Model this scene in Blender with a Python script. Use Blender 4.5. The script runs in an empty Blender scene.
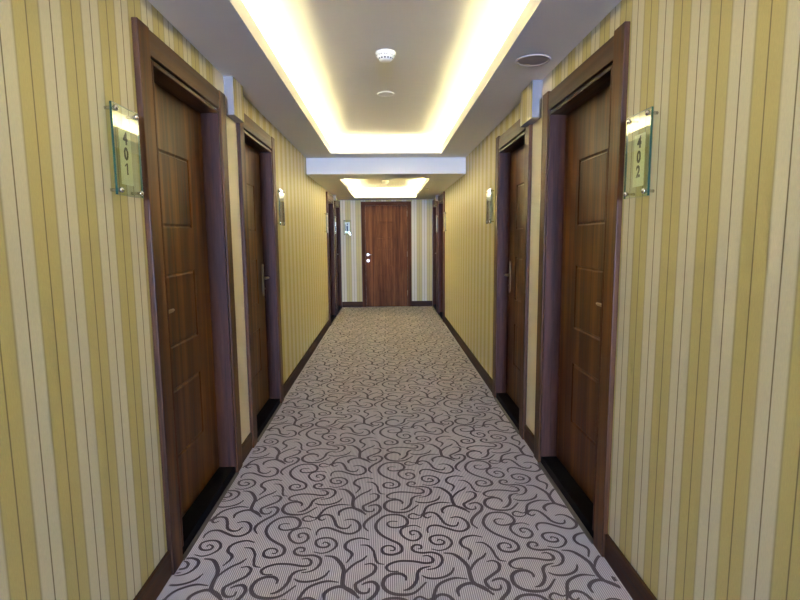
import bpy, bmesh, math, random
from mathutils import Vector, Matrix
random.seed(7)
S = bpy.context.scene
COL = S.collection

# ------------------------------------------------------------------ helpers
def lin(r, g, b):
    def f(c):
        c /= 255.0
        return c / 12.92 if c <= 0.04045 else ((c + 0.055) / 1.055) ** 2.4
    return (f(r), f(g), f(b), 1.0)

class MB:
    """collects shapes, then links them as ONE mesh object"""
    def __init__(self):
        self.bm = bmesh.new()
    def box(self, x0, x1, y0, y1, z0, z1, mat=0, bevel=0.0, face_mats=None):
        if x0 > x1: x0, x1 = x1, x0
        if y0 > y1: y0, y1 = y1, y0
        bm = self.bm
        v = [bm.verts.new((x, y, z)) for z in (z0, z1) for y in (y0, y1) for x in (x0, x1)]
        names = ['-z', '+z', '-y', '+x', '+y', '-x']
        fs = []
        for n, q in zip(names, [(0, 2, 3, 1), (4, 5, 7, 6), (0, 1, 5, 4), (1, 3, 7, 5), (3, 2, 6, 7), (2, 0, 4, 6)]):
            f = bm.faces.new([v[i] for i in q])
            f.material_index = face_mats.get(n, mat) if face_mats else mat
            fs.append(f)
        if bevel > 0:
            es = list({e for f in fs for e in f.edges})
            bmesh.ops.bevel(bm, geom=es, offset=bevel, segments=2, affect='EDGES', profile=0.6)
        return self
    def quad(self, pts, mat=0):
        f = self.bm.faces.new([self.bm.verts.new(p) for p in pts])
        f.material_index = mat
        return self
    def cyl(self, p0, p1, r0, r1=None, n=20, mat=0, smooth=True):
        r1 = r0 if r1 is None else r1
        p0, p1 = Vector(p0), Vector(p1)
        d = (p1 - p0).normalized()
        a = d.orthogonal().normalized(); b = d.cross(a)
        bm = self.bm
        A = [bm.verts.new(p0 + (a * math.cos(t) + b * math.sin(t)) * r0) for t in [2 * math.pi * i / n for i in range(n)]]
        B = [bm.verts.new(p1 + (a * math.cos(t) + b * math.sin(t)) * r1) for t in [2 * math.pi * i / n for i in range(n)]]
        for i in range(n):
            f = bm.faces.new([A[i], A[(i + 1) % n], B[(i + 1) % n], B[i]]); f.smooth = smooth; f.material_index = mat
        f = bm.faces.new(A[::-1]); f.material_index = mat
        f = bm.faces.new(B); f.material_index = mat
        return self
    def tube(self, pts, r, n=12, mat=0):
        """smooth swept tube with rounded ends; r may be a list"""
        pts = [Vector(p) for p in pts]
        rr = r if isinstance(r, (list, tuple)) else [r] * len(pts)
        bm = self.bm; rings = []
        up = None
        for i, p in enumerate(pts):
            d = (pts[min(i + 1, len(pts) - 1)] - pts[max(i - 1, 0)]).normalized()
            if up is None: up = d.orthogonal().normalized()
            a = (up - d * up.dot(d)).normalized(); up = a; b = d.cross(a)
            rings.append([bm.verts.new(p + (a * math.cos(t) + b * math.sin(t)) * rr[i]) for t in [2 * math.pi * k / n for k in range(n)]])
        for A, B in zip(rings, rings[1:]):
            for k in range(n):
                f = bm.faces.new([A[k], A[(k + 1) % n], B[(k + 1) % n], B[k]]); f.smooth = True; f.material_index = mat
        bm.faces.new(rings[0][::-1]).material_index = mat
        bm.faces.new(rings[-1]).material_index = mat
        return self
    def lathe(self, prof, axis_o, axis_d, n=40, mat=0):
        """prof: list of (radius, distance along axis)"""
        o, d = Vector(axis_o), Vector(axis_d).normalized()
        a = d.orthogonal().normalized(); b = d.cross(a)
        bm = self.bm; rings = []
        for r, h in prof:
            if r < 1e-6:
                rings.append([bm.verts.new(o + d * h)])
            else:
                rings.append([bm.verts.new(o + d * h + (a * math.cos(t) + b * math.sin(t)) * r) for t in [2 * math.pi * k / n for k in range(n)]])
        for A, B in zip(rings, rings[1:]):
            for k in range(n):
                q = [A[k % len(A)], A[(k + 1) % len(A)], B[(k + 1) % len(B)], B[k % len(B)]]
                u = []
                for x in q:
                    if x not in u: u.append(x)
                if len(u) > 2:
                    f = bm.faces.new(u); f.smooth = True; f.material_index = mat
        return self
    def build(self, name, mats, parent=None):
        bmesh.ops.recalc_face_normals(self.bm, faces=self.bm.faces)
        me = bpy.data.meshes.new(name)
        self.bm.to_mesh(me); self.bm.free()
        for m in (mats if isinstance(mats, (list, tuple)) else [mats]):
            me.materials.append(m)
        o = bpy.data.objects.new(name, me)
        COL.objects.link(o)
        if parent: o.parent = parent
        return o

def tag(o, label=None, cat=None, group=None, kind=None):
    if label: o['label'] = label
    if cat: o['category'] = cat
    if group: o['group'] = group
    if kind: o['kind'] = kind
    return o

def empty(name, loc=(0, 0, 0)):
    o = bpy.data.objects.new(name, None)
    o.location = loc; o.empty_display_size = 0.1
    COL.objects.link(o)
    return o

# ------------------------------------------------------------------ materials
class NT:
    def __init__(self, name):
        self.m = bpy.data.materials.new(name); self.m.use_nodes = True
        self.t = self.m.node_tree; self.t.nodes.clear()
        self.out = self.n('ShaderNodeOutputMaterial')
    def n(self, ty, **kw):
        x = self.t.nodes.new(ty)
        for k, v in kw.items():
            if k == 'ins':
                for kk, vv in v.items(): x.inputs[kk].default_value = vv
            else: setattr(x, k, v)
        return x
    def l(self, a, b): self.t.links.new(a, b)
    def bsdf(self, **ins):
        b = self.n('ShaderNodeBsdfPrincipled')
        for k, v in ins.items(): b.inputs[k.replace('_', ' ')].default_value = v
        self.l(b.outputs[0], self.out.inputs[0])
        return b
    def math(self, op, a, b=None, c=None):
        x = self.n('ShaderNodeMath', operation=op)
        for i, v in enumerate((a, b, c)):
            if v is None: continue
            if hasattr(v, 'links') or hasattr(v, 'is_linked'): self.l(v, x.inputs[i])
            else: x.inputs[i].default_value = v
        return x.outputs[0]

def simple(name, rgb, rough=0.5, metal=0.0, spec=0.5, bump=0.0, bscale=200.0):
    t = NT(name)
    b = t.bsdf(Base_Color=lin(*rgb), Roughness=rough, Metallic=metal)
    b.inputs['Specular IOR Level'].default_value = spec
    if bump:
        co = t.n('ShaderNodeTexCoord')
        no = t.n('ShaderNodeTexNoise', ins={'Scale': bscale, 'Detail': 3.0})
        t.l(co.outputs['Object'], no.inputs['Vector'])
        bp = t.n('ShaderNodeBump', ins={'Strength': bump, 'Distance': 0.002})
        t.l(no.outputs['Fac'], bp.inputs['Height']); t.l(bp.outputs[0], b.inputs['Normal'])
    return t.m

CREAM = lin(205, 197, 168)
OLIVE = lin(188, 174, 114)
LINE = lin(104, 92, 58)
EDGE = lin(150, 138, 100)
def wallpaper(name, axis, start, period):
    """striped paper: cream band and olive band, each with a thin dark centre line; cream begins at 'start'"""
    t = NT(name)
    geo = t.n('ShaderNodeNewGeometry')
    sep = t.n('ShaderNodeSeparateXYZ'); t.l(geo.outputs['Position'], sep.inputs[0])
    u = t.math('SUBTRACT', sep.outputs[axis], start)
    u = t.math('DIVIDE', u, period)
    u = t.math('FRACT', u)
    r = t.n('ShaderNodeValToRGB'); t.l(u, r.inputs[0])
    cr = r.color_ramp; cr.interpolation = 'LINEAR'
    def mix(a, b, f): return tuple(a[i] * (1 - f) + b[i] * f for i in range(3)) + (1,)
    hw, e = 0.011, 0.006
    stops = [(0.0, mix(EDGE, CREAM, .2)), (0.016, mix(EDGE, CREAM, .6)), (0.04, CREAM), (0.25 - hw - e, CREAM), (0.25 - hw + e, LINE), (0.25 + hw - e, LINE), (0.25 + hw + e, CREAM),
             (0.455, CREAM), (0.485, mix(EDGE, CREAM, .55)), (0.5, mix(EDGE, OLIVE, .3)), (0.52, OLIVE),
             (0.75 - hw - e, OLIVE), (0.75 - hw + e, mix(LINE, OLIVE, .1)), (0.75 + hw - e, mix(LINE, OLIVE, .1)), (0.75 + hw + e, OLIVE), (0.97, OLIVE), (0.999, mix(EDGE, OLIVE, .2))]
    while len(cr.elements) < len(stops): cr.elements.new(0.5)
    for el, (p, c) in zip(cr.elements, stops):
        el.position = p
    for el, (p, c) in zip(cr.elements, stops):
        el.color = c
    no = t.n('ShaderNodeTexNoise', ins={'Scale': 55.0, 'Detail': 5.0})
    mp = t.n('ShaderNodeMapping'); mp.inputs['Scale'].default_value = (6, 6, 1)
    t.l(geo.outputs['Position'], mp.inputs[0]); t.l(mp.outputs[0], no.inputs['Vector'])
    mr = t.n('ShaderNodeMapRange', ins={1: 0.3, 2: 0.7, 3: 0.94, 4: 1.05}); t.l(no.outputs['Fac'], mr.inputs[0])
    mx = t.n('ShaderNodeVectorMath', operation='SCALE'); t.l(r.outputs[0], mx.inputs[0]); t.l(mr.outputs[0], mx.inputs['Scale'])
    b = t.bsdf(Roughness=0.5); b.inputs['Specular IOR Level'].default_value = 0.5
    t.l(mx.outputs[0], b.inputs['Base Color'])
    bp = t.n('ShaderNodeBump', ins={'Strength': 0.15, 'Distance': 0.001}); t.l(no.outputs['Fac'], bp.inputs['Height']); t.l(bp.outputs[0], b.inputs['Normal'])
    return t.m

def wood(name, dark, mid, light, horizontal_axis=None, rough=0.33, scale=1.0, spec=0.32):
    t = NT(name)
    geo = t.n('ShaderNodeNewGeometry')
    mp = t.n('ShaderNodeMapping')
    s = [14 * scale, 14 * scale, 14 * scale]
    s[2 if horizontal_axis is None else horizontal_axis] = 0.55 * scale
    mp.inputs['Scale'].default_value = s
    t.l(geo.outputs['Position'], mp.inputs[0])
    n1 = t.n('ShaderNodeTexNoise', ins={'Scale': 1.0, 'Detail': 4.0, 'Roughness': 0.55, 'Distortion': 0.6}); t.l(mp.outputs[0], n1.inputs['Vector'])
    n2 = t.n('ShaderNodeTexNoise', ins={'Scale': 6.0, 'Detail': 5.0, 'Roughness': 0.6}); t.l(mp.outputs[0], n2.inputs['Vector'])
    f = t.math('ADD', t.math('MULTIPLY', n1.outputs['Fac'], 0.65), t.math('MULTIPLY', n2.outputs['Fac'], 0.35))
    r = t.n('ShaderNodeValToRGB'); t.l(f, r.inputs[0])
    cr = r.color_ramp
    cr.elements[0].position = 0.36; cr.elements[0].color = lin(*dark)
    cr.elements[1].position = 0.64; cr.elements[1].color = lin(*light)
    e = cr.elements.new(0.5); e.color = lin(*mid)
    b = t.bsdf(Roughness=rough); b.inputs['Specular IOR Level'].default_value = spec
    t.l(r.outputs[0], b.inputs['Base Color'])
    rr = t.n('ShaderNodeMapRange', ins={1: 0.3, 2: 0.7, 3: rough - 0.06, 4: rough + 0.08}); t.l(n2.outputs['Fac'], rr.inputs[0]); t.l(rr.outputs[0], b.inputs['Roughness'])
    bp = t.n('ShaderNodeBump', ins={'Strength': 0.06, 'Distance': 0.001}); t.l(n2.outputs['Fac'], bp.inputs['Height']); t.l(bp.outputs[0], b.inputs['Normal'])
    return t.m

def carpet(name, a, bcol):
    t = NT(name)
    geo = t.n('ShaderNodeNewGeometry')
    sep = t.n('ShaderNodeSeparateXYZ'); t.l(geo.outputs['Position'], sep.inputs[0])
    s = t.math('SINE', t.math('MULTIPLY', sep.outputs[0], 2 * math.pi / 0.0092))
    s2 = t.math('SINE', t.math('MULTIPLY', sep.outputs[1], 2 * math.pi / 0.007))
    h = t.math('ADD', t.math('MULTIPLY', s, 0.55), t.math('MULTIPLY', s2, 0.08))
    no = t.n('ShaderNodeTexNoise', ins={'Scale': 260.0, 'Detail': 2.0}); t.l(geo.outputs['Position'], no.inputs['Vector'])
    n2 = t.n('ShaderNodeTexNoise', ins={'Scale': 1.6, 'Detail': 3.0}); t.l(geo.outputs['Position'], n2.inputs['Vector'])
    f = t.math('ADD', t.math('ADD', h, 0.05), t.math('ADD', t.math('MULTIPLY', no.outputs['Fac'], 0.5), t.math('MULTIPLY', n2.outputs['Fac'], 0.4)))
    mx = t.n('ShaderNodeMix', data_type='RGBA'); t.l(f, mx.inputs[0])
    mx.inputs[6].default_value = lin(*a); mx.inputs[7].default_value = lin(*bcol)
    b = t.bsdf(Roughness=0.95); b.inputs['Specular IOR Level'].default_value = 0.1
    t.l(mx.outputs[2], b.inputs['Base Color'])
    bp = t.n('ShaderNodeBump', ins={'Strength': 0.3, 'Distance': 0.002}); t.l(h, bp.inputs['Height']); t.l(bp.outputs[0], b.inputs['Normal'])
    return t.m

def glass_sheet(name, tint, refl=1.0):
    """architectural glass: clear body with Fresnel reflection"""
    t = NT(name)
    tr = t.n('ShaderNodeBsdfTransparent'); tr.inputs[0].default_value = tint
    gl = t.n('ShaderNodeBsdfGlossy'); gl.inputs['Roughness'].default_value = 0.015; gl.inputs['Color'].default_value = (1, 1, 1, 1)
    fr = t.n('ShaderNodeFresnel', ins={'IOR': 1.52})
    geo = t.n('ShaderNodeNewGeometry')
    k = t.math('MULTIPLY', fr.outputs[0], t.math('MULTIPLY', t.math('SUBTRACT', 1.0, geo.outputs['Backfacing']), refl))
    mx = t.n('ShaderNodeMixShader'); t.l(k, mx.inputs[0]); t.l(tr.outputs[0], mx.inputs[1]); t.l(gl.outputs[0], mx.inputs[2])
    t.l(mx.outputs[0], t.out.inputs[0])
    return t.m

def emit(name, color, strength):
    t = NT(name)
    e = t.n('ShaderNodeEmission'); e.inputs[0].default_value = color; e.inputs[1].default_value = strength
    t.l(e.outputs[0], t.out.inputs[0])
    return t.m

LED_STRENGTH = 112.0
SKY_STRENGTH = 2000.0
M = {}
M['paper_left'] = wallpaper('wallpaper_left', 1, 1.600, 0.2210)
M['paper_right'] = wallpaper('wallpaper_right', 1, 1.893, 0.2150)
M['paper_pier_left'] = wallpaper('wallpaper_pier_left', 1, 3.420, 0.2210)
M['paper_pier_right'] = wallpaper('wallpaper_pier_right', 1, 3.462, 0.2180)
M['pier_strip_lit'] = simple('pier_strip_cool_lit', (226, 218, 206), 0.6, spec=0.3)  # plain pier strip; whiteness of cool daylight on it put into the colour
M['paper_end'] = wallpaper('wallpaper_end', 0, 0.545, 0.2200)
M['ceiling'] = simple('ceiling_paint', (226, 222, 218), 0.7, spec=0.25, bump=0.05, bscale=90)
M['wood'] = wood('walnut_veneer', (42, 21, 8), (82, 48, 19), (120, 77, 33), rough=0.42)
M['casing'] = wood('walnut_casing', (46, 25, 13), (84, 51, 25), (106, 68, 34), rough=0.46, spec=0.26)
M['casing_h'] = wood('walnut_casing_head', (56, 33, 16), (84, 53, 26), (102, 68, 34), horizontal_axis=1, rough=0.42)
M['casing_hx'] = wood('walnut_casing_head_end', (60, 32, 16), (90, 52, 28), (108, 66, 36), horizontal_axis=0, rough=0.6, spec=0.15)
M['casing_end'] = wood('walnut_casing_end', (60, 32, 16), (90, 52, 28), (108, 66, 36), rough=0.6, spec=0.15)
M['jamb'] = wood('walnut_jamb', (52, 29, 20), (76, 45, 32), (92, 56, 40), rough=0.5, spec=0.2)
M['skirting'] = wood('walnut_skirting', (44, 27, 15), (66, 41, 22), (84, 54, 28), horizontal_axis=1, rough=0.5, spec=0.2)
M['skirting_x'] = wood('walnut_skirting_end', (44, 27, 15), (66, 41, 22), (84, 54, 28), horizontal_axis=0, rough=0.5, spec=0.15)
M['granite'] = simple('black_granite', (16, 14, 13), 0.6, spec=0.06, bump=0.02)
M['trim'] = simple('carpet_edge_metal', (84, 76, 72), 0.6)
M['carpet'] = carpet('carpet_ground', (136, 130, 139), (206, 199, 211))
M['scroll'] = carpet('carpet_scroll', (84, 76, 82), (108, 99, 106))
M['bronze'] = simple('bronze_metal', (156, 140, 118), 0.4, metal=1.0)
M['chrome'] = simple('chrome', (215, 212, 208), 0.12, metal=1.0)
M['white_plastic'] = simple('white_plastic', (238, 236, 232), 0.35)
M['dark_slot'] = simple('dark_slot', (28, 27, 27), 0.7)
M['grille'] = simple('speaker_grille', (180, 168, 152), 0.9, spec=0.1)
M['rim'] = simple('speaker_rim', (202, 194, 186), 0.6, spec=0.2)
M['box_white'] = simple('box_white_paint', (150, 144, 140), 0.5)
M['glass'] = glass_sheet('sign_glass', (0.90, 0.96, 0.91, 1), 1.7)
M['glass_edge'] = simple('sign_glass_edge', (20, 66, 44), 0.3)
M['label'] = simple('sign_label', (244, 240, 216), 0.4)
M['label_white'] = simple('sign_label_white', (235, 238, 245), 0.4)
M['ink'] = simple('sign_ink', (52, 50, 40), 0.5)
M['blue_ink'] = simple('sign_blue_ink', (92, 100, 140), 0.5)
M['led_far'] = emit('led_strip_light_far', (0.96, 0.90, 0.48, 1), LED_STRENGTH * 1.75)
M['led'] = emit('led_strip_light', (0.95, 0.89, 0.47, 1), LED_STRENGTH)
M['pvc'] = simple('window_frame_white', (235, 235, 235), 0.4)
M['pane'] = glass_sheet('window_pane', (0.97, 0.98, 0.98, 1))

# ------------------------------------------------------------------ dimensions (metres)
WX = 1.015            # wall plane
Y_BACK, BEAM, Y_END = -8.5, 6.66, 11.165
H1, H2 = 2.519, 2.318
FX = 0.995            # casing face
DW = 1.11             # door set outer width
CW = 0.105            # casing width
TOP = 2.385
# side, outer near edge y, outer width, top z, handle end, name number
doors = [
    dict(n=1, s=-1, y0=2.170, w=1.115, top=2.385, handle='near'),
    dict(n=2, s=1, y0=2.222, w=1.125, top=2.385, handle='near'),
    dict(n=3, s=-1, y0=3.580, w=1.105, top=2.385, handle='far'),
    dict(n=4, s=1, y0=3.640, w=1.105, top=2.385, handle='far'),
    dict(n=5, s=-1, y0=8.720, w=1.06, top=2.285, handle='near'),
    dict(n=6, s=1, y0=8.960, w=1.03, top=2.285, handle='near'),
    dict(n=7, s=-1, y0=10.07, w=1.06, top=2.285, handle='far'),
    dict(n=8, s=1, y0=10.20, w=0.94, top=2.285, handle='far'),
]

# ------------------------------------------------------------------ walls
def side_wall(s, name, mat, pier_mat, label):
    m = MB()
    ds = sorted([d for d in doors if d['s'] == s], key=lambda d: d['y0'])
    y = Y_BACK
    X0, X1 = s * WX, s * (WX + 0.2)
    for i, d in enumerate(ds):
        a, b = d['y0'] + CW - .004, d['y0'] + d['w'] - CW + .004
        z = d['top'] - CW + .004
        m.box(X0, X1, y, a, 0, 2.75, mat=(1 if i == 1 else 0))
        m.box(X0, X1, a, b, z, 2.75, mat=0)
        m.box(s * (WX + .17), X1, a, b, 0, z)
        y = b
    m.box(X0, X1, y, Y_END + 0.2, 0, 2.75)
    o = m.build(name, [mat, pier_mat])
    return tag(o, label, 'wall', kind='structure')
side_wall(-1, 'wall_left', M['paper_left'], M['pier_strip_lit'], 'left corridor wall in cream and olive striped wallpaper')
side_wall(1, 'wall_right', M['paper_right'], M['pier_strip_lit'], 'right corridor wall in cream and olive striped wallpaper')

ED0, ED1, EDT, EDC = -0.548, 0.535, 2.285, 0.085
m = MB()
m.box(-WX - .2, ED0 + EDC, Y_END, Y_END + 0.2, 0, 2.75)
m.box(ED1 - EDC, WX + .2, Y_END, Y_END + 0.2, 0, 2.75)
m.box(ED0 + EDC, ED1 - EDC, Y_END, Y_END + 0.2, EDT - EDC, 2.75)
m.box(ED0 + EDC, ED1 - EDC, Y_END + 0.192, Y_END + 0.2, 0, EDT - EDC)
tag(m.build('wall_end', M['paper_end']), 'striped end wall around the door at the end of the corridor', 'wall', kind='structure')

# back wall with the daylight window behind the photographer
WZ0, WZ1, WW = 1.48, 1.95, 0.5
m = MB()
m.box(-WX - .2, -WW, Y_BACK - 0.2, Y_BACK, 0, 2.75)
m.box(WW, WX + .2, Y_BACK - 0.2, Y_BACK, 0, 2.75)
m.box(-WW, WW, Y_BACK - 0.2, Y_BACK, 0, WZ0)
m.box(-WW, WW, Y_BACK - 0.2, Y_BACK, WZ1, 2.75)
tag(m.build('wall_back', M['ceiling']), 'plain wall with a window behind the viewer', 'wall', kind='structure')
wn = empty('window_1', (0, Y_BACK - 0.1, WZ0))
tag(wn, 'white framed window at the near end of the corridor', 'window', kind='structure')
m = MB(); fw_ = 0.05
h = WZ1 - WZ0
m.box(-WW, -WW + fw_, -.03, .03, 0, h); m.box(WW - fw_, WW, -.03, .03, 0, h)
m.box(-WW + fw_, WW - fw_, -.03, .03, 0, fw_); m.box(-WW + fw_, WW - fw_, -.03, .03, h - fw_, h); m.box(-.03, .03, -.03, .03, fw_, h - fw_)
m.build('window_frame', M['pvc'], wn)
MB().box(-WW + fw_, -.03, -.004, .004, fw_, h - fw_).build('window_pane', M['pane'], wn)
MB().box(.03, WW - fw_, -.004, .004, fw_, h - fw_).build('window_pane', M['pane'], wn)

# ------------------------------------------------------------------ ceiling with two lit coves
def cove(m, x0, x1, y0, y1, zs, prof, ya, yb):
    """soffit at zs between the walls from ya to yb with an opening, lip, ledge and raised ceiling"""
    a, b = -WX, WX
    m.quad([(a, ya, zs), (b, ya, zs), (b, y0, zs), (a, y0, zs)])
    m.quad([(a, y1, zs), (b, y1, zs), (b, yb, zs), (a, yb, zs)])
    m.quad([(a, y0, zs), (x0, y0, zs), (x0, y1, zs), (a, y1, zs)])
    m.quad([(x1, y0, zs), (b, y0, zs), (b, y1, zs), (x1, y1, zs)])
    def ring(o, z): return [(x0 - o, y0 - o, z), (x1 + o, y0 - o, z), (x1 + o, y1 + o, z), (x0 - o, y1 + o, z)]
    P = [ring(0, zs)] + [ring(o, zs + dz) for o, dz in prof]
    for A, B in zip(P, P[1:]):
        for k in range(4):
            m.quad([A[k], A[(k + 1) % 4], B[(k + 1) % 4], B[k]])
    m.quad(P[-1])
UP1, UP2 = 0.190, 0.185
C1 = (-0.669, 0.668, -7.6, 6.33)
C2 = (-0.645, 0.598, 7.22, 10.60)
m = MB()
cove(m, *C1, H1, [(0, .088), (.022, .088), (.022, .03), (.25, .03), (.25, UP1)], Y_BACK, BEAM)
m.quad([(-WX, BEAM, H1), (WX, BEAM, H1), (WX, BEAM, H2), (-WX, BEAM, H2)])
cove(m, *C2, H2, [(0, .075), (.022, .075), (.022, .03), (.19, .03), (.19, UP2)], BEAM, Y_END)
m.quad([(-1.3, Y_BACK - .3, 2.76), (1.3, Y_BACK - .3, 2.76), (1.3, Y_END + .3, 2.76), (-1.3, Y_END + .3, 2.76)])
tag(m.build('ceiling', M['ceiling']), 'pale plaster ceiling with two stepped lit coves and a dropped beam', 'ceiling', kind='structure')

def led(c, zl, off, label, mat='led'):
    x0, x1, y0, y1 = c
    a, b = off, off + 0.018
    m = MB()
    for (p, q, r, t) in ((x0 - b, x0 - a, y0, y1), (x1 + a, x1 + b, y0, y1), (x0, x1, y1 + a, y1 + b), (x0, x1, y0 - b, y0 - a)):
        m.box(p, q, r, t, zl, zl + 0.012)
    o = m.build('led_strip', M[mat])
    return tag(o, label, 'light', 'hidden cove light strips')
led(C1, H1 + .031, 0.150, 'warm light strip hidden on the ledge of the near ceiling cove')
led(C2, H2 + .031, 0.090, 'warm light strip hidden on the ledge of the far ceiling cove', 'led_far')

# ------------------------------------------------------------------ floor: carpet with scroll pattern
f_, pi_, ya_, ro_, cx_, ch_ = 510.3, 0.1217, 0.026, -0.0083, -0.0135, 1.51
cp, sp, cy, sy = math.cos(pi_), math.sin(pi_), math.cos(ya_), math.sin(ya_)
FW = Vector((sy * cp, cy * cp, -sp)); RT = Vector((cy, -sy, 0)); UPV = RT.cross(FW)
cr_, sr_ = math.cos(ro_), math.sin(ro_)
RT, UPV = cr_ * RT + sr_ * UPV, -sr_ * RT + cr_ * UPV
CAM = Vector((cx_, 0, ch_))

# scroll motif of one repeat, in metres on the floor (traced once, woven as a repeat of PX by PY)
PX, PY = 0.572, 0.655
MOTIF = [
    (0.014, [(-0.542,2.568),(-0.572,2.573),(-0.594,2.56),(-0.591,2.529),(-0.565,2.512),(-0.527,2.516),(-0.492,2.541),(-0.491,2.586),(-0.518,2.626),(-0.561,2.639),(-0.606,2.63),(-0.639,2.593),(-0.657,2.542),(-0.651,2.492),(-0.623,2.443),(-0.582,2.404),(-0.543,2.372),(-0.526,2.339),(-0.53,2.305),(-0.557,2.286),(-0.587,2.282),(-0.616,2.297),(-0.623,2.329),(-0.608,2.351),(-0.582,2.354),(-0.562,2.337),(-0.565,2.315),(-0.584,2.316)]),
    (0.012, [(-0.421,2.506),(-0.447,2.527),(-0.483,2.524),(-0.519,2.502),(-0.528,2.462),(-0.509,2.419),(-0.478,2.394),(-0.446,2.398),(-0.426,2.429),(-0.434,2.464),(-0.459,2.48),(-0.48,2.469),(-0.472,2.442),(-0.456,2.449)]),
    (0.012, [(-0.383,2.32),(-0.343,2.306),(-0.303,2.322),(-0.277,2.361),(-0.284,2.401),(-0.314,2.43),(-0.353,2.432),(-0.38,2.414),(-0.378,2.378),(-0.354,2.355),(-0.322,2.357),(-0.314,2.38),(-0.338,2.398),(-0.346,2.382)]),
    (0.014, [(-0.388,2.456),(-0.388,2.491),(-0.369,2.52),(-0.33,2.522),(-0.288,2.497),(-0.241,2.469),(-0.202,2.468),(-0.17,2.502),(-0.173,2.553),(-0.198,2.591),(-0.228,2.601),(-0.256,2.592)]),
    (0.014, [(-0.358,2.613),(-0.381,2.597),(-0.398,2.625),(-0.368,2.653),(-0.331,2.64),(-0.308,2.59),(-0.292,2.541),(-0.261,2.515),(-0.231,2.518),(-0.217,2.55)]),
    (0.013, [(-0.415,2.602),(-0.399,2.641),(-0.375,2.707),(-0.336,2.74),(-0.288,2.757),(-0.236,2.748)]),
    (0.016, [(-0.288,2.638),(-0.291,2.676),(-0.266,2.707),(-0.224,2.719),(-0.174,2.689),(-0.142,2.641)]),
    (0.017, [(-0.325,2.285),(-0.282,2.275),(-0.25,2.236),(-0.226,2.18),(-0.225,2.12),(-0.219,2.07),(-0.188,2.034),(-0.144,1.992)]),
    (0.012, [(-0.216,2.152),(-0.201,2.187),(-0.171,2.225),(-0.142,2.248),(-0.122,2.279)]),
    (0.014, [(-0.132,2.212),(-0.1,2.217),(-0.079,2.193),(-0.088,2.152),(-0.117,2.123),(-0.149,2.095),(-0.165,2.075),(-0.158,2.04),(-0.136,2.019),(-0.108,2.024),(-0.103,2.051)]),
    (0.015, [(-0.133,2.727),(-0.115,2.74),(-0.084,2.744),(-0.063,2.712),(-0.074,2.663),(-0.114,2.614),(-0.142,2.568),(-0.147,2.525),(-0.124,2.484)]),
    (0.014, [(-0.116,2.407),(-0.161,2.424),(-0.209,2.407),(-0.232,2.372),(-0.227,2.336),(-0.202,2.309),(-0.195,2.28),(-0.217,2.227)]),
    (0.011, [(-0.158,2.365),(-0.12,2.358),(-0.092,2.313),(-0.083,2.262),(-0.07,2.221),(-0.039,2.209)]),
    (0.013, [(-0.546,2.157),(-0.586,2.159),(-0.602,2.187),(-0.581,2.214),(-0.535,2.231),(-0.474,2.226),(-0.421,2.211),(-0.387,2.218),(-0.384,2.246),(-0.404,2.267),(-0.43,2.264)]),
    (0.013, [(-0.449,2.322),(-0.431,2.325),(-0.433,2.349),(-0.46,2.354),(-0.477,2.329),(-0.465,2.302),(-0.428,2.289),(-0.382,2.291),(-0.346,2.269),(-0.338,2.232),(-0.353,2.193),(-0.38,2.171),(-0.415,2.164)]),
    (0.012, [(-0.442,2.124),(-0.418,2.106),(-0.379,2.101),(-0.338,2.113),(-0.307,2.138),(-0.29,2.175)]),
    (0.014, [(-0.397,2.187),(-0.439,2.173),(-0.459,2.144),(-0.465,2.1),(-0.481,2.062),(-0.504,2.037),(-0.528,2.029)]),
    (0.016, [(-0.511,2.747),(-0.511,2.771),(-0.534,2.794),(-0.572,2.793),(-0.604,2.766),(-0.612,2.717),(-0.586,2.675),(-0.535,2.657),(-0.477,2.668),(-0.421,2.734)]),
    (0.01, [(-0.398,2.638),(-0.424,2.624),(-0.456,2.643),(-0.48,2.624),(-0.475,2.598),(-0.442,2.589),(-0.415,2.602)])]
def spline(p, k=5):
    p = [Vector(q) for q in p]; q = [2 * p[0] - p[1]] + p + [2 * p[-1] - p[-2]]
    out = []
    for i in range(1, len(q) - 2):
        for j in range(k):
            t = j / k
            out.append(0.5 * ((2 * q[i]) + (q[i + 1] - q[i - 1]) * t + (2 * q[i - 1] - 5 * q[i] + 4 * q[i + 1] - q[i + 2]) * t * t + (3 * q[i] - q[i - 1] - 3 * q[i + 1] + q[i + 2]) * t ** 3))
    out.append(p[-1])
    return out
m = MB(); bm = m.bm
m.quad([(-WX - .15, Y_BACK - .2, 0), (WX + .15, Y_BACK - .2, 0), (WX + .15, Y_END + .2, 0), (-WX - .15, Y_END + .2, 0)], 0)
XL = 0.99
for ci, (w, pts) in enumerate(MOTIF):
    P = spline(pts)
    n = len(P)
    L = []
    for i, q in enumerate(P):
        d = (P[min(i + 1, n - 1)] - P[max(i - 1, 0)])
        d = d.normalized() if d.length > 1e-9 else Vector((1, 0))
        t = i / (n - 1)
        ww = 1.18 * w * (0.45 + 0.55 * min(1.0, math.sin(math.pi * t) * 1.5))
        nn = Vector((-d.y, d.x)) * ww * 0.5
        L.append((q + nn, q - nn))
    for ix in range(-4, 5):
        for iy in range(-9, 18):
            ox, oy = ix * PX + iy * 0.004, iy * PY
            prev = None
            for a, b in L:
                ca, cb = (a.x + ox, a.y + oy), (b.x + ox, b.y + oy)
                if max(abs(ca[0]), abs(cb[0])) > XL or not (-1.6 < ca[1] < Y_END - .02) or not (-1.6 < cb[1] < Y_END - .02):
                    prev = None; continue
                va, vb = bm.verts.new((ca[0], ca[1], .0006 + ci * .00006)), bm.verts.new((cb[0], cb[1], .0006 + ci * .00006))
                if prev:
                    bm.faces.new([prev[0], prev[1], vb, va]).material_index = 1
                prev = (va, vb)
fl = m.build('floor', [M['carpet'], M['scroll']])
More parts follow.
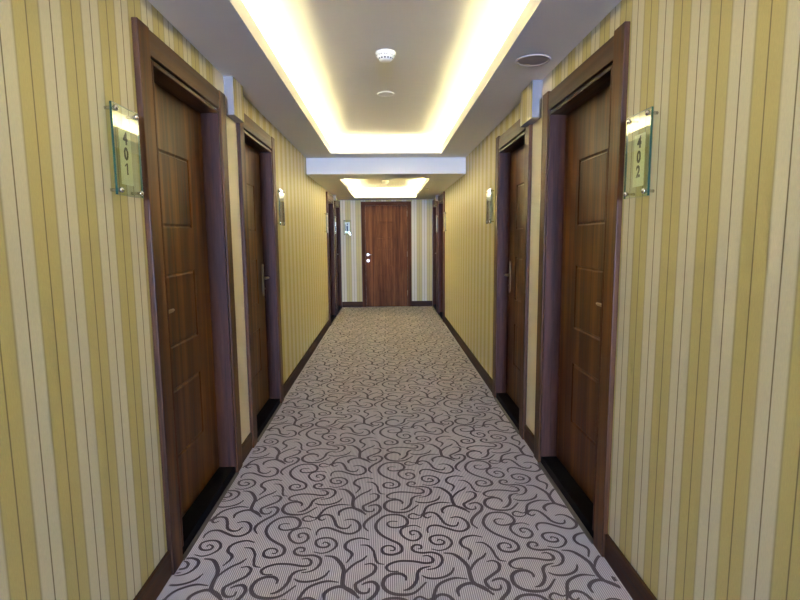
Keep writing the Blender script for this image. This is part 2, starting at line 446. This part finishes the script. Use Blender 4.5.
tag(fl, 'taupe ribbed carpet woven with dark scrolls along the corridor', 'floor', kind='structure')

# ------------------------------------------------------------------ baseboards
BH = 0.12
for s, nm in ((-1, 'left'), (1, 'right')):
    m = MB(); y = Y_BACK
    for d in sorted([d for d in doors if d['s'] == s], key=lambda d: d['y0']):
        if d['y0'] - y > 0.01: m.box(s * 1.0, s * WX, y, d['y0'], 0, BH, bevel=.003)
        y = d['y0'] + d['w']
    if Y_END - y > 0.01: m.box(s * 1.0, s * WX, y, Y_END, 0, BH)
    tag(m.build('baseboard_' + nm, M['skirting']), 'dark walnut baseboard along the %s wall' % nm, 'baseboard', kind='structure')
m = MB()
m.box(-1.0, ED0, Y_END - .015, Y_END, 0, BH); m.box(ED1, 1.0, Y_END - .015, Y_END, 0, BH)
tag(m.build('baseboard_end', M['skirting_x']), 'dark walnut baseboard on either side of the end door', 'baseboard', kind='structure')

# ------------------------------------------------------------------ doors
def leaf_front(m, T, u0, u1, z0, z1, panels, gw=0.010, gd=0.009):
    """door face with V-grooved rectangles; T maps (u, depth, z)"""
    us, zs = {u0, u1}, {z0, z1}
    for a, b, c, d in panels:
        for q in (a, b): us |= {q - gw, q, q + gw}
        for q in (c, d): zs |= {q - gw, q, q + gw}
    us, zs = sorted(us), sorted(zs)
    def dep(u, z):
        for a, b, c, d in panels:
            if (u in (a, b) and c <= z <= d) or (z in (c, d) and a <= u <= b): return gd
        return 0.0
    V = [[m.bm.verts.new(T(u, dep(u, z), z)) for u in us] for z in zs]
    for i in range(len(zs) - 1):
        for j in range(len(us) - 1):
            m.bm.faces.new([V[i][j], V[i][j + 1], V[i + 1][j + 1], V[i + 1][j]])
def make_handle(par, T, u, dirn, zc=1.15, depth=0.0, mat='bronze'):
    """long back plate with lever; T maps (u, out of the leaf, z); lever points along dirn"""
    m = MB()
    pts = []
    n = 10; hw, hh = 0.020, 0.142
    for i in range(n + 1):
        t = math.pi * i / n; pts.append((hw * math.cos(t), hh - hw + hw * math.sin(t)))
    for i in range(n + 1):
        t = math.pi + math.pi * i / n; pts.append((hw * math.cos(t), -hh + hw + hw * math.sin(t)))
    fr = [m.bm.verts.new(T(u + a * .8, .009, zc + b * .985)) for a, b in pts]
    bk = [m.bm.verts.new(T(u + a, .0, zc + b)) for a, b in pts]
    k = len(pts)
    for i in range(k): m.bm.faces.new([bk[i], bk[(i + 1) % k], fr[(i + 1) % k], fr[i]])
    m.bm.faces.new(fr); m.bm.faces.new(bk[::-1])
    plate = m.build('handle_plate', M[mat], par)
    m = MB(); zl = zc + .02
    m.tube([T(u, .008, zl), T(u, .035, zl), T(u + dirn * .006, .048, zl), T(u + dirn * .018, .053, zl), T(u + dirn * .05, .054, zl), T(u + dirn * .1, .053, zl), T(u + dirn * .122, .049, zl)],
           [.011, .0095, .0095, .0095, .009, .0085, .007])
    m.build('lever', M[mat], plate)
    m = MB()
    m.cyl(T(u, .008, zc - .075), T(u, .016, zc - .075), .0085)
    m.build('lock_cylinder', M[mat], plate)

def side_door(d):
    s, w, top, n = d['s'], d['w'], d['top'], d['n']
    root = empty('door_%d' % n, (s * WX, d['y0'], 0))
    tag(root, d['label'], 'door', kind='structure')
    X = lambda xr: s * (xr - WX)        # local x from distance to the corridor axis
    for u in (0, w - CW):
        MB().box(X(.990), X(1.0149), u, u + CW, 0, top + (.012 if s > 0 else .002), bevel=.004).build('door_casing', M['casing'], root)
    MB().box(X(FX), X(1.0149), CW, w - CW, top - CW, top, bevel=.004).build('head_casing', M['casing_h'], root)
    b0, b1, bt = CW + .015, CW + .031, top - CW - .015
    for u0, u1 in ((b0, b1), (w - b1, w - b0)):
        lo = u0 < w / 2
        m = MB().box(X(.996), X(1.145), u0, u1, 0.058, bt, bevel=.003)
        m.box(X(1.034), X(1.145), CW - .004 if lo else u1 + .0005, u0 - .0005 if lo else w - CW + .004, 0.058, bt)
        m.build('jamb', M['jamb'], root)
    m = MB().box(X(.996), X(1.145), b1, w - b1, bt - .018, bt, bevel=.003)
    m.box(X(1.034), X(1.145), CW - .004, w - CW + .004, bt + .0005, top - CW + .004)
    m.build('head_jamb', M['casing_h'], root)
    # leaf
    m = MB(); u0, u1, z0, z1 = b1, w - b1, .060, bt - .018
    m.box(X(1.107), X(1.14), u0, u1, z0, z1)
    k = top / 2.385; cu = (u0 + u1) / 2 - .005; hw = .186
    T = lambda u, dd, z: (X(1.100 + dd), u, z)
    leaf_front(m, T, u0, u1, z0, z1, [(cu - hw, cu + hw, .396 * k, .745 * k), (cu - hw, cu + hw, .973 * k, 1.331 * k), (cu - hw, cu + hw, 1.58 * k, 1.935 * k)])
    leaf = m.build('door_leaf', M['wood'], root)
    MB().box(X(1.006), X(1.14), CW - .002, w - CW + .002, 0, .058, bevel=.003).build('threshold', M['granite'], root)
    MB().box(X(.984), X(1.006), CW + .001, w - CW - .001, 0.0, .006, bevel=.0015).build('carpet_trim', M['trim'], root)
    TH = lambda u, out, z: (X(1.100 - out), u, z)
    if d['handle'] == 'near': make_handle(root, TH, u0 + .055, 1)
    else: make_handle(root, TH, u1 - .050, -1)
lab = {1: 'dark walnut door beside the 401 sign, nearest on the left wall', 2: 'dark walnut door beside the 402 sign, nearest on the right wall',
       3: 'walnut door with lever handle just beyond the 401 door', 4: 'walnut door with lever handle just beyond the 402 door',
       5: 'walnut door past the dropped beam on the left wall, nearer of two', 6: 'walnut door past the dropped beam on the right wall, nearer of two',
       7: 'walnut door on the left wall next to the end wall', 8: 'walnut door on the right wall next to the end wall'}
for d in doors:
    d['label'] = lab[d['n']]; side_door(d)

# end door
root = empty('door_9', (0, Y_END, 0))
tag(root, 'walnut door with chrome handle facing down the corridor from the end wall', 'door', kind='structure')
for a in (ED0, ED1 - EDC):
    MB().box(a, a + EDC, -.022, -.0001, 0, EDT, bevel=.004).build('door_casing', M['casing_end'], root)
MB().box(ED0 + EDC, ED1 - EDC, -.020, -.0001, EDT - EDC, EDT, bevel=.004).build('head_casing', M['casing_hx'], root)
m = MB(); u0, u1, z1 = ED0 + EDC + .004, ED1 - EDC - .004, EDT - EDC - .005
for a, b in ((ED0 + EDC - .0, u0 - .001), (u1 + .001, ED1 - EDC + .0)):
    MB().box(a, b, .006, .19, 0, EDT - EDC).build('jamb', M['casing'], root)
MB().box(u0 - .001, u1 + .001, .006, .19, z1 + .001, EDT - EDC).build('head_jamb', M['casing_hx'], root)
MB().box(u0 - .001, u1 + .001, .006, .19, 0, .005).build('threshold', M['granite'], root)
m = MB()
M['wood_end'] = wood('walnut_veneer_end', (74, 42, 24), (108, 66, 39), (136, 88, 53), rough=0.6, spec=0.15)
m.box(u0, u1, .010, .045, 0.006, z1)
leaf_front(m, lambda u, dd, z: (u, .004 + dd, z), u0, u1, .006, z1, [(-.185, .125, .345, .70), (-.185, .125, .905, 1.26), (-.185, .125, 1.505, 1.845)], .014, .012)
m.build('door_leaf', M['wood_end'], root)
TH = lambda u, out, z: (u, .004 - out, z)
m = MB(); m.cyl(TH(-.413, 0, 1.145), TH(-.413, .008, 1.145), .027); ro = m.build('handle_rose', M['chrome'], root)
m = MB(); m.tube([TH(-.413, .006, 1.145), TH(-.413, .04, 1.145), TH(-.405, .05, 1.145), TH(-.38, .052, 1.145), TH(-.30, .05, 1.145)], [.012, .012, .012, .011, .009]); m.build('lever', M['chrome'], ro)
m = MB(); m.cyl(TH(-.41, 0, 1.012), TH(-.41, .012, 1.012), .030); m.cyl(TH(-.41, .012, 1.012), TH(-.41, .03, 1.012), .012); m.build('lock_rose', M['chrome'], root)
for z in (2.02, 1.15, .3):
    m = MB(); m.cyl((u1 + .002, -.008, z - .06), (u1 + .002, -.008, z + .06), .008); m.build('hinge', M['bronze'], root)

# ------------------------------------------------------------------ wallpapered duct boxes between the door pairs
def duct(s, y0, y1, xr, z0, z1, mat, label):
    m = MB()
    m.box(s * xr, s * (WX - .0002), y0, y1, z0, z1 - .0005, bevel=0, face_mats={('+x' if s < 0 else '-x'): 1})
    o = m.build('ceiling_duct_box', [M['box_white'], mat])
    tag(o, label, 'box', 'duct boxes under the ceiling')
duct(-1, 3.350, 3.575, .957, 2.285, H1, M['paper_pier_left'], 'striped duct box above the strip between the two near left doors')
duct(1, 3.440, 3.735, .950, 2.285, H1, M['paper_pier_right'], 'striped duct box above the strip between the two near right doors')
duct(-1, 9.83, 10.03, .955, 2.225, H2, M['paper_left'], 'small white duct box between the two far left doors')
duct(1, 10.0, 10.19, .955, 2.225, H2, M['paper_right'], 'small white duct box between the two far right doors')

# ------------------------------------------------------------------ room signs
def digit_mesh(ch, h):
    if ch == '1':
        m = MB(); t = h * .18; e = .0006
        m.box(-t * .3, t * .8, 0, h, -e, e)
        m.bm.faces.new([m.bm.verts.new(q) for q in ((-t * .3, h, e), (-t * 2.1, h * .80, e), (-t * 2.1, h * .66, e), (-t * .3, h * .84, e))])
        me = bpy.data.meshes.new('digit'); m.bm.to_mesh(me); m.bm.free()
        return me
    cu = bpy.data.curves.new('digit', 'FONT'); cu.body = ch; cu.size = h / 0.70; cu.align_x = 'CENTER'; cu.extrude = 0.0006; cu.offset = 0.0024
    ob = bpy.data.objects.new('digit', cu)
    me = bpy.data.meshes.new_from_object(ob)
    bpy.data.objects.remove(ob)
    return me
def sign(origin, U, N, w, h, label, text='', white=False):
    """origin: centre on the wall; U: reading direction; N: out of the wall"""
    U, N, Z = Vector(U), Vector(N), Vector((0, 0, 1))
    root = empty('room_sign', origin)
    tag(root, label, 'sign', 'glass room signs')
    def bx(m, a0, a1, z0, z1, n0, n1, **k):
        p, q = U * a0 + N * n0, U * a1 + N * n1
        return m.box(p.x, q.x, p.y, q.y, z0, z1, **k)
    ax = {('+x' if N.x > 0 else '-x') if abs(N.x) > .5 else ('+y' if N.y > 0 else '-y'): 0}
    back = {'+x': '-x', '-x': '+x', '+y': '-y', '-y': '+y'}[list(ax)[0]]; ax[back] = 0
    m = MB(); bx(m, -w / 2, w / 2, -h / 2, h / 2, .028, .036, mat=1, face_mats=ax)
    m.build('glass_panel', [M['glass'], M['glass_edge']], root)
    lw, lz0, lz1 = .084 * w / .195, -.120, .082
    if white: lw, lz0, lz1 = .105, -.125, .115
    m = MB(); bx(m, -lw / 2, lw / 2, lz0, lz1, .0245, .0272); lb = m.build('number_label', M['label_white'] if white else M['label'], root)
    for i, ch in enumerate(text):
        me = digit_mesh(ch, .043); me.materials.append(M['ink'])
        o = bpy.data.objects.new('digit', me); COL.objects.link(o); o.parent = lb
        zc = lz1 - .030 - i * .0565
        R3 = Matrix((U, Z, N)).transposed().to_4x4()
        o.matrix_local = Matrix.Translation(N * .0273 + Z * (zc - .0215)) @ R3
    if white:
        m = MB(); m.box(-.012, .014, *sorted((N.y * .0273, N.y * .0276)), .055, .085); m.box(-.02, .012, *sorted((N.y * .0273, N.y * .0276)), -.075, .035)
        m.box(-.052, -.040, *sorted((N.y * .0273, N.y * .0276)), -.09, .07)
        m.build('pictogram', M['blue_ink'], lb)
    for a in (-1, 1):
        for b in (-1, 1):
            c = U * (a * (w / 2 - .022)) + Z * (b * (h / 2 - .018))
            m = MB(); m.lathe([(.0, .0), (.006, .0), (.006, .028), (.006, .036), (.0105, .0362), (.0105, .041), (.008, .0445), (.0, .046)], c, N, 20)
            m.build('standoff', M['chrome'], root)
sign((-WX, 2.000, 1.836), (0, 1, 0), (1, 0, 0), .195, .325, 'glass room sign numbered 401 on the near left wall', '401')
sign((WX, 2.043, 1.824), (0, -1, 0), (-1, 0, 0), .195, .325, 'glass room sign numbered 402 on the near right wall', '402')
sign((-WX, 4.850, 1.795), (0, 1, 0), (1, 0, 0), .195, .325, 'glass room sign on the left wall just past the second left door')
sign((WX, 4.975, 1.800), (0, -1, 0), (-1, 0, 0), .195, .325, 'glass room sign on the right wall just past the second right door')
sign((-WX, 8.52, 1.76), (0, 1, 0), (1, 0, 0), .195, .325, 'glass room sign before the first far left door beyond the beam')
sign((WX, 8.74, 1.77), (0, -1, 0), (-1, 0, 0), .195, .325, 'glass room sign before the first far right door beyond the beam')
sign((-WX, 9.925, 1.76), (0, 1, 0), (1, 0, 0), .185, .325, 'glass room sign between the two far left doors')
sign((WX, 10.095, 1.77), (0, -1, 0), (-1, 0, 0), .185, .325, 'glass room sign between the two far right doors')
sign((-.845, Y_END, 1.735), (1, 0, 0), (0, -1, 0), .165, .325, 'white glass sign with blue figure on the end wall left of door', white=True)

# ------------------------------------------------------------------ ceiling fittings
def smoke(x, y, z, label, slots=True):
    root = empty('smoke_detector', (x, y, z)); tag(root, label, 'smoke detector', 'smoke detectors')
    D = (0, 0, -1)
    MB().lathe([(0, 0), (.064, 0), (.066, .004), (.066, .012), (.062, .015)], (0, 0, 0), D, 48).build('base', M['white_plastic'], root)
    m = MB(); m.lathe([(.060, .013), (.061, .022), (.057, .030), (.050, .034), (.047, .040), (.044, .047), (.036, .054), (.020, .058), (0, .059)], (0, 0, 0), D, 48)
    hd = m.build('sensor_head', M['white_plastic'], root)
    if slots:
        for k in range(10):
            t = 2 * math.pi * (k + .5) / 10 ; r = .0592
            m = MB(); L = .010
            pts = []
            for q in (-1, 1):
                tt = t + q * .2
                pts.append((math.cos(tt), math.sin(tt)))
            for q0, q1 in ((.0215, .0265),):
                a, b = pts
                m.quad([(a[0] * .0616, a[1] * .0616, -q0), (b[0] * .0616, b[1] * .0616, -q0), (b[0] * .0602, b[1] * .0602, -q1), (a[0] * .0602, a[1] * .0602, -q1)])
            m.build('vent_slot', M['dark_slot'], hd)
        for k in range(14):
            t = 2 * math.pi * (k + .25) / 14
            m = MB(); a, b = (math.cos(t - .12), math.sin(t - .12)), (math.cos(t + .12), math.sin(t + .12))
            m.quad([(a[0] * .0484, a[1] * .0484, -.0385), (b[0] * .0484, b[1] * .0484, -.0385), (b[0] * .0448, b[1] * .0448, -.0470), (a[0] * .0448, a[1] * .0448, -.0470)])
            m.build('vent_slot', M['dark_slot'], hd)
    return root
smoke(-.003, 3.50, H1 + UP1, 'white smoke detector with dark vents on the near raised ceiling')
smoke(-.020, 9.15, H2 + UP2, 'white smoke detector on the far raised ceiling beyond the beam', False)

root = empty('sprinkler_cover', (-.003, 4.46, H1 + UP1)); tag(root, 'flush round ceiling disc with pale rim behind the near smoke detector', 'ceiling disc')
MB().lathe([(.058, 0), (.060, .006), (.070, .007), (.072, .003), (.072, 0)], (0, 0, 0), (0, 0, -1), 48).build('rim', M['white_plastic'], root)
MB().lathe([(0, .004), (.059, .004)], (0, 0, 0), (0, 0, -1), 48).build('cover_plate', M['ceiling'], root)

root = empty('ceiling_speaker', (.845, 3.065, H1)); tag(root, 'round ceiling speaker with dark grille above the near right door', 'speaker')
MB().lathe([(.082, 0), (.083, .005), (.092, .006), (.098, .003), (.098, 0)], (0, 0, 0), (0, 0, -1), 56).build('rim', M['rim'], root)
MB().lathe([(0, .006), (.05, .0055), (.083, .004)], (0, 0, 0), (0, 0, -1), 56).build('grille', M['grille'], root)

root = empty('ceiling_sprinkler', (.676, 8.62, H2)); tag(root, 'tiny chrome sprinkler on the soffit beside the far cove', 'sprinkler')
MB().lathe([(0, 0), (.028, 0), (.028, .003), (.010, .006), (.008, .025), (0, .026)], (0, 0, 0), (0, 0, -1), 24).build('body', M['chrome'], root)
MB().lathe([(0, .034), (.014, .034), (.014, .037), (0, .037)], (0, 0, 0), (0, 0, -1), 24).build('deflector', M['chrome'], root)

# ------------------------------------------------------------------ daylight
w = bpy.data.worlds.new('World'); S.world = w; w.use_nodes = True
bg = w.node_tree.nodes['Background']
bg.inputs[0].default_value = (0.37, 0.53, 1.0, 1); bg.inputs[1].default_value = SKY_STRENGTH
po = bpy.data.lights.new('window_portal', 'AREA'); po.shape = 'RECTANGLE'; po.size = 2 * WW; po.size_y = WZ1 - WZ0
po.cycles.is_portal = True
pb = bpy.data.objects.new('window_portal', po); COL.objects.link(pb)
pb.location = (0, Y_BACK - .19, (WZ0 + WZ1) / 2); pb.rotation_euler = (math.radians(90), 0, 0)

# ------------------------------------------------------------------ camera
cd = bpy.data.cameras.new('camera'); co = bpy.data.objects.new('camera', cd); COL.objects.link(co)
cd.sensor_fit = 'HORIZONTAL'; cd.sensor_width = 36.0; cd.lens = f_ * 36.0 / 800.0
cd.clip_start = 0.02
R = Matrix((RT, UPV, -FW)).transposed().to_4x4()
co.matrix_world = Matrix.Translation(CAM) @ R
S.camera = co

S.view_settings.view_transform = 'Standard'; S.view_settings.look = 'None'
S.view_settings.gamma = 1.0; S.view_settings.use_curve_mapping = False
S.view_settings.exposure = 0.0
c = S.cycles
c.use_denoising = True
c.max_bounces = 14; c.diffuse_bounces = 8; c.glossy_bounces = 4; c.transparent_max_bounces = 8
c.caustics_reflective = False; c.caustics_refractive = False
c.sample_clamp_indirect = 0.0
